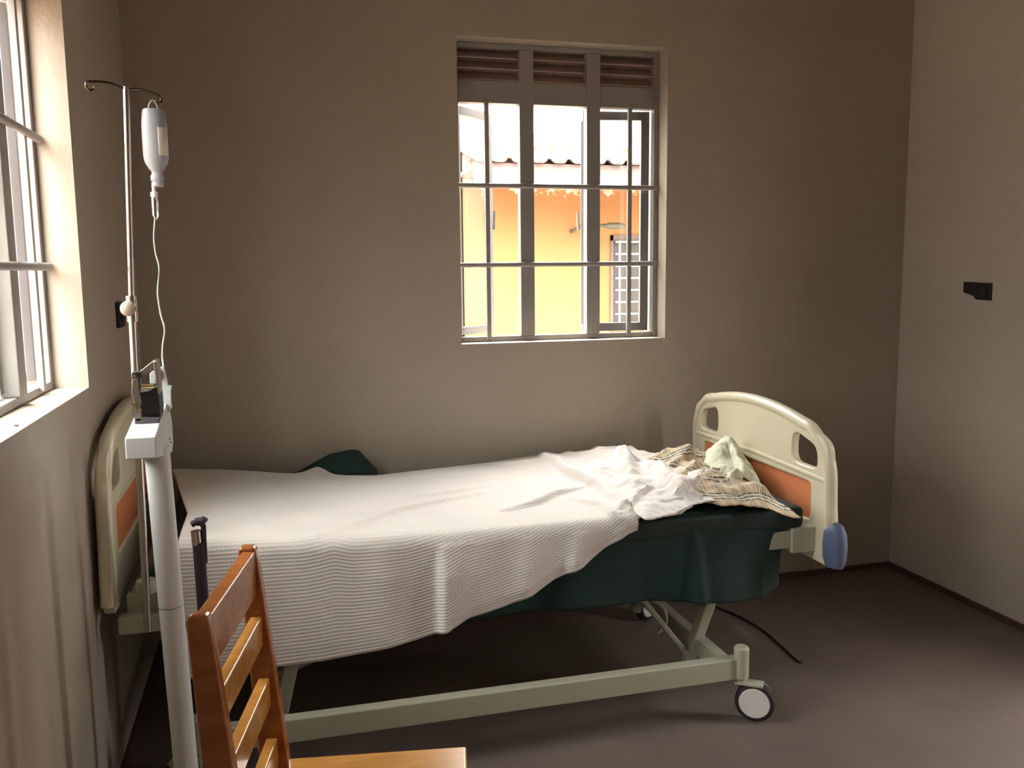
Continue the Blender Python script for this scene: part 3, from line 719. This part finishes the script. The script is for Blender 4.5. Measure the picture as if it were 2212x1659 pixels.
obj('rear_post', stile(0, .026), 'wood', chair, bevel=.005, seg=3); obj('rear_post', stile(WD-.026, WD), 'wood', chair, bevel=.005, seg=3)
def slat(z, h, t, n, m, ov=0):
    f = rake(z)
    obj(n, beam(newbm(), cp(.024-ov, f+.002, z-h/2), cp(WD-.024+ov, f+.002, z-h/2), t, h), m, chair, bevel=.004, seg=3)
slat(.916, .086, .026, 'top_rail', 'wood', .004)
slat(.790, .058, .022, 'back_slat', 'wood2'); slat(.668, .058, .022, 'back_slat', 'wood2'); slat(.546, .058, .022, 'back_slat', 'wood2')
SF = .415
bm = newbm()
Lp = [cp(-.03, .03, 0), cp(-.05, SF, 0), cp(WD+.065, SF, 0), cp(WD+.05, .03, 0)]
prism(bm, [(p.x, p.y) for p in Lp], 'z', .438, .460); obj('seat', bm, 'wood2', chair, bevel=.006, seg=3)
for a0 in (.005, WD-.04):
    bm = newbm(); q = [cp(a0, SF-.06, 0), cp(a0, SF-.025, 0), cp(a0+.035, SF-.025, 0), cp(a0+.035, SF-.06, 0)]
    prism(bm, [(p.x, p.y) for p in q], 'z', 0, .438); obj('front_leg', bm, 'wood', chair, bevel=.004)
for z0, f0, f1, a in ((.39, .06, SF-.06, .015), (.39, .06, SF-.06, WD-.015), (.2, .06, SF-.06, .015), (.2, .06, SF-.06, WD-.015)):
    obj('side_rail' if z0 > .3 else 'stretcher', beam(newbm(), cp(a, f0, z0), cp(a, f1, z0), .018, .05 if z0 > .3 else .025), 'wood', chair, bevel=.003)
obj('front_rail', beam(newbm(), cp(.03, SF-.045, .39), cp(WD-.03, SF-.045, .39), .018, .05), 'wood', chair, bevel=.003)

# ---------------------------------------------------------------- switches, cord
so_ = thing('wall_socket', 'small dark socket plate on the left wall behind the drip pole', 'socket', (XL, 3.075, 1.30))
obj('plate', box((XL, 3.03, 1.262), (XL+.012, 3.125, 1.342)), 'black', so_, bevel=.002)
obj('rocker', box((XL+.012, 3.05, 1.28), (XL+.017, 3.10, 1.325)), 'rubber', so_, bevel=.001)
sw = thing('switch_box', 'dark open switch box in the right wall', 'switch', (XR, 3.03, 1.32))
bm = newbm(); prism(bm, [(2.968, 1.358), (3.117, 1.362), (3.115, 1.318), (3.06, 1.304), (3.045, 1.29), (2.968, 1.288)], 'x', XR-.010, XR+.002); obj('box_body', bm, 'black', sw, bevel=.003)
obj('rocker', box((XR-.015, 2.99, 1.305), (XR-.010, 3.03, 1.345)), 'rubber', sw, bevel=.001)
cdm = tb(smoothpts([(1.74, 3.3, .004), (1.79, 3.16, .004), (1.814, 2.983, .004), (1.79, 2.72, .004), (1.80, 2.70, .004)]), .004, 8)
tag(obj('floor_cord', cdm, 'rubber', smooth=True), 'thin dark cord lying on the floor below the footboard', 'cord')
tag(obj('sill_crumb', tb([at(32, 919, z=WZ0+.002), at(39, 919, z=WZ0+.002)], .002, 6), 'dirt'), 'tiny dark scrap on the left window sill', 'scrap')

# ---------------------------------------------------------------- outside
tag(obj('ground', box((-40, -30, -.45), (40, 60, -.30)), 'ground'), kind='structure')
GY = 9.5
house = thing('yellow_house', 'yellow-orange house with tiled eave and barred window seen through the back window', 'house', (5, GY, -.3))
bm = newbm(); fx0, fx1 = at(1318, 600, y=GY).x, at(1318, 600, y=GY).x+1.15; wz0, wz1 = .72, 1.80
g = {}
us, zs_ = (2.0, fx0, fx1, 11.0), (-.3, wz0, wz1, 2.75)
for s, c in enumerate((GY, GY+.2)):
    for i, u in enumerate(us):
        for j, z in enumerate(zs_): g[s, i, j] = bm.verts.new((u, c, z))
    for i in range(3):
        for j in range(3):
            if (i, j) != (1, 1): bm.faces.new((g[s, i, j], g[s, i+1, j], g[s, i+1, j+1], g[s, i, j+1]))
for (i, j), (k, l) in (((1, 1), (2, 1)), ((2, 1), (2, 2)), ((2, 2), (1, 2)), ((1, 2), (1, 1))): bm.faces.new((g[0, i, j], g[0, k, l], g[1, k, l], g[1, i, j]))
bx(bm, (2.0, GY+.2, -.3), (2.2, GY+6, 2.75))
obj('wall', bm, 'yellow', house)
EY = GY-.85; fz1, fz0, ex = at(1200, 350, y=EY).z, at(1200, 402, y=EY).z, at(1024, 360, y=EY).x
obj('fascia', box((ex, EY, fz0), (11.3, EY+.03, fz1-.02)), 'fascia', house)
obj('soffit', box((ex, EY+.03, fz1-.08), (11.3, GY, fz1-.05)), 'fascia', house)
rf = newbm(); per = .206; n = 44; rows = []; xr = at(1101, 345, y=EY-.06).x
for i in range(-24, n*16+1):
    x = xr+i*per/16; ph = abs(((i/16+.5) % 1)-.5); h = .040*max(0, min(1, (.27-ph)/.14))
    rows.append([rf.verts.new((x, EY-.06, fz1+h)), rf.verts.new((x, EY+3.1, fz1+.75+h))])
for A, B in zip(rows, rows[1:]): rf.faces.new((A[0], B[0], B[1], A[1]))
r_ = obj('roof', rf, 'tile', house, smooth=False); s_ = r_.modifiers.new('s', 'SOLIDIFY'); s_.thickness = .02
wf = newbm(); bx(wf, (fx0, GY-.02, wz1-.06), (fx1, GY+.02, wz1)); bx(wf, (fx0, GY-.02, wz0), (fx1, GY+.02, wz0+.03)); bx(wf, (fx0, GY-.02, wz0), (fx0+.03, GY+.02, wz1)); bx(wf, (fx1-.03, GY-.02, wz0), (fx1, GY+.02, wz1))
hw = obj('window', wf, 'tile', house)
gr = newbm()
for k in range(9): x = fx0+.10+k*.125; bx(gr, (x-.008, GY-.045, wz0+.02), (x+.008, GY-.03, wz1-.06))
for k in range(8): z = wz0+.06+k*.135; bx(gr, (fx0+.05, GY-.05, z-.008), (fx1-.03, GY-.035, z+.008))
o = obj('grille', gr, 'wheel'); o.parent = hw
o = obj('pane', box((fx0, GY+.10, wz0), (fx1, GY+.11, wz1)), 'dark'); o.parent = hw
tag(obj('bounce_slab', box((1.6, GY-2.4, -.30), (11.5, GY-.01, -.22)), 'bounce'), kind='structure')  # unseen reflector, added to brighten the foot of the yellow wall
# lamp on the yellow wall
la = at(1350, 488, y=GY-.35); lamp = thing('yard_lamp', 'grey oval lamp head on a short arm in front of the yellow wall', 'outdoor lamp', (la.x-.5, GY, la.z))
bm = newbm(); bmesh.ops.create_uvsphere(bm, u_segments=20, v_segments=12, radius=1, matrix=Matrix.Translation((la.x-.12, GY-.35, la.z)) @ Matrix.Diagonal((.13, .06, .038, 1)))
obj('lamp_head', bm, 'lampgrey', lamp, smooth=True)
obj('arm', tb([(la.x-.20, GY-.35, la.z+.005), (la.x-.46, GY-.2, la.z), (la.x-.5, GY, la.z-.05)], .02, 10), 'lampgrey', lamp, smooth=True)
# pale wall and shrub seen through the left window
lw = thing('pale_building', 'pale grey-green building wall with overhanging eave outside the left window', 'building', (-3.4, 6.1, -.3))
obj('wall_panel', box((-6.0, 6.0, -.3), (-.80, 6.2, 2.9)), 'extw', lw)
obj('eave_board', box((-6.1, 5.05, 2.9), (-.72, 6.3, 2.98)), 'fascia', lw); obj('plinth', box((-6.02, 5.96, -.3), (-.78, 6.0, .25)), 'fascia', lw)
dp = newbm(); tube(dp, [(-1.05, 5.93, -.3), (-1.05, 5.93, 2.9)], .04, 12); obj('downpipe', dp, 'wheel', lw, smooth=True)
def shrub(x, y, h, label):
    t = thing('tree', label, 'tree', (x, y, -.3)); rnd_ = random.Random(3)
    obj('trunk', tb([(x, y, -.3), (x+.05, y, h*.35), (x, y+.05, h*.6)], [.10, .08, .05], 10), 'tile', t, smooth=True)
    bm = newbm()
    for k in range(4200):
        d = Vector((rnd_.gauss(0, 1), rnd_.gauss(0, 1), rnd_.gauss(0, 1))).normalized()*(rnd_.random()**.4)
        c = Vector((x, y, h*.72))+Vector((d.x*h*.30, d.y*h*.26, d.z*h*.36)); a = rnd_.random()*6.28; s = .06
        u_ = Vector((math.cos(a), math.sin(a), rnd_.uniform(-.6, .6)))*s; w_ = Vector((-math.sin(a), math.cos(a), rnd_.uniform(-.6, .6)))*s*.5
        bm.faces.new([bm.verts.new(c+q) for q in (-u_, w_, u_, -w_)])
    obj('foliage', bm, 'leaf', t)
shrub(-2.35, 5.0, 2.7, 'leafy green tree standing outside the left window')
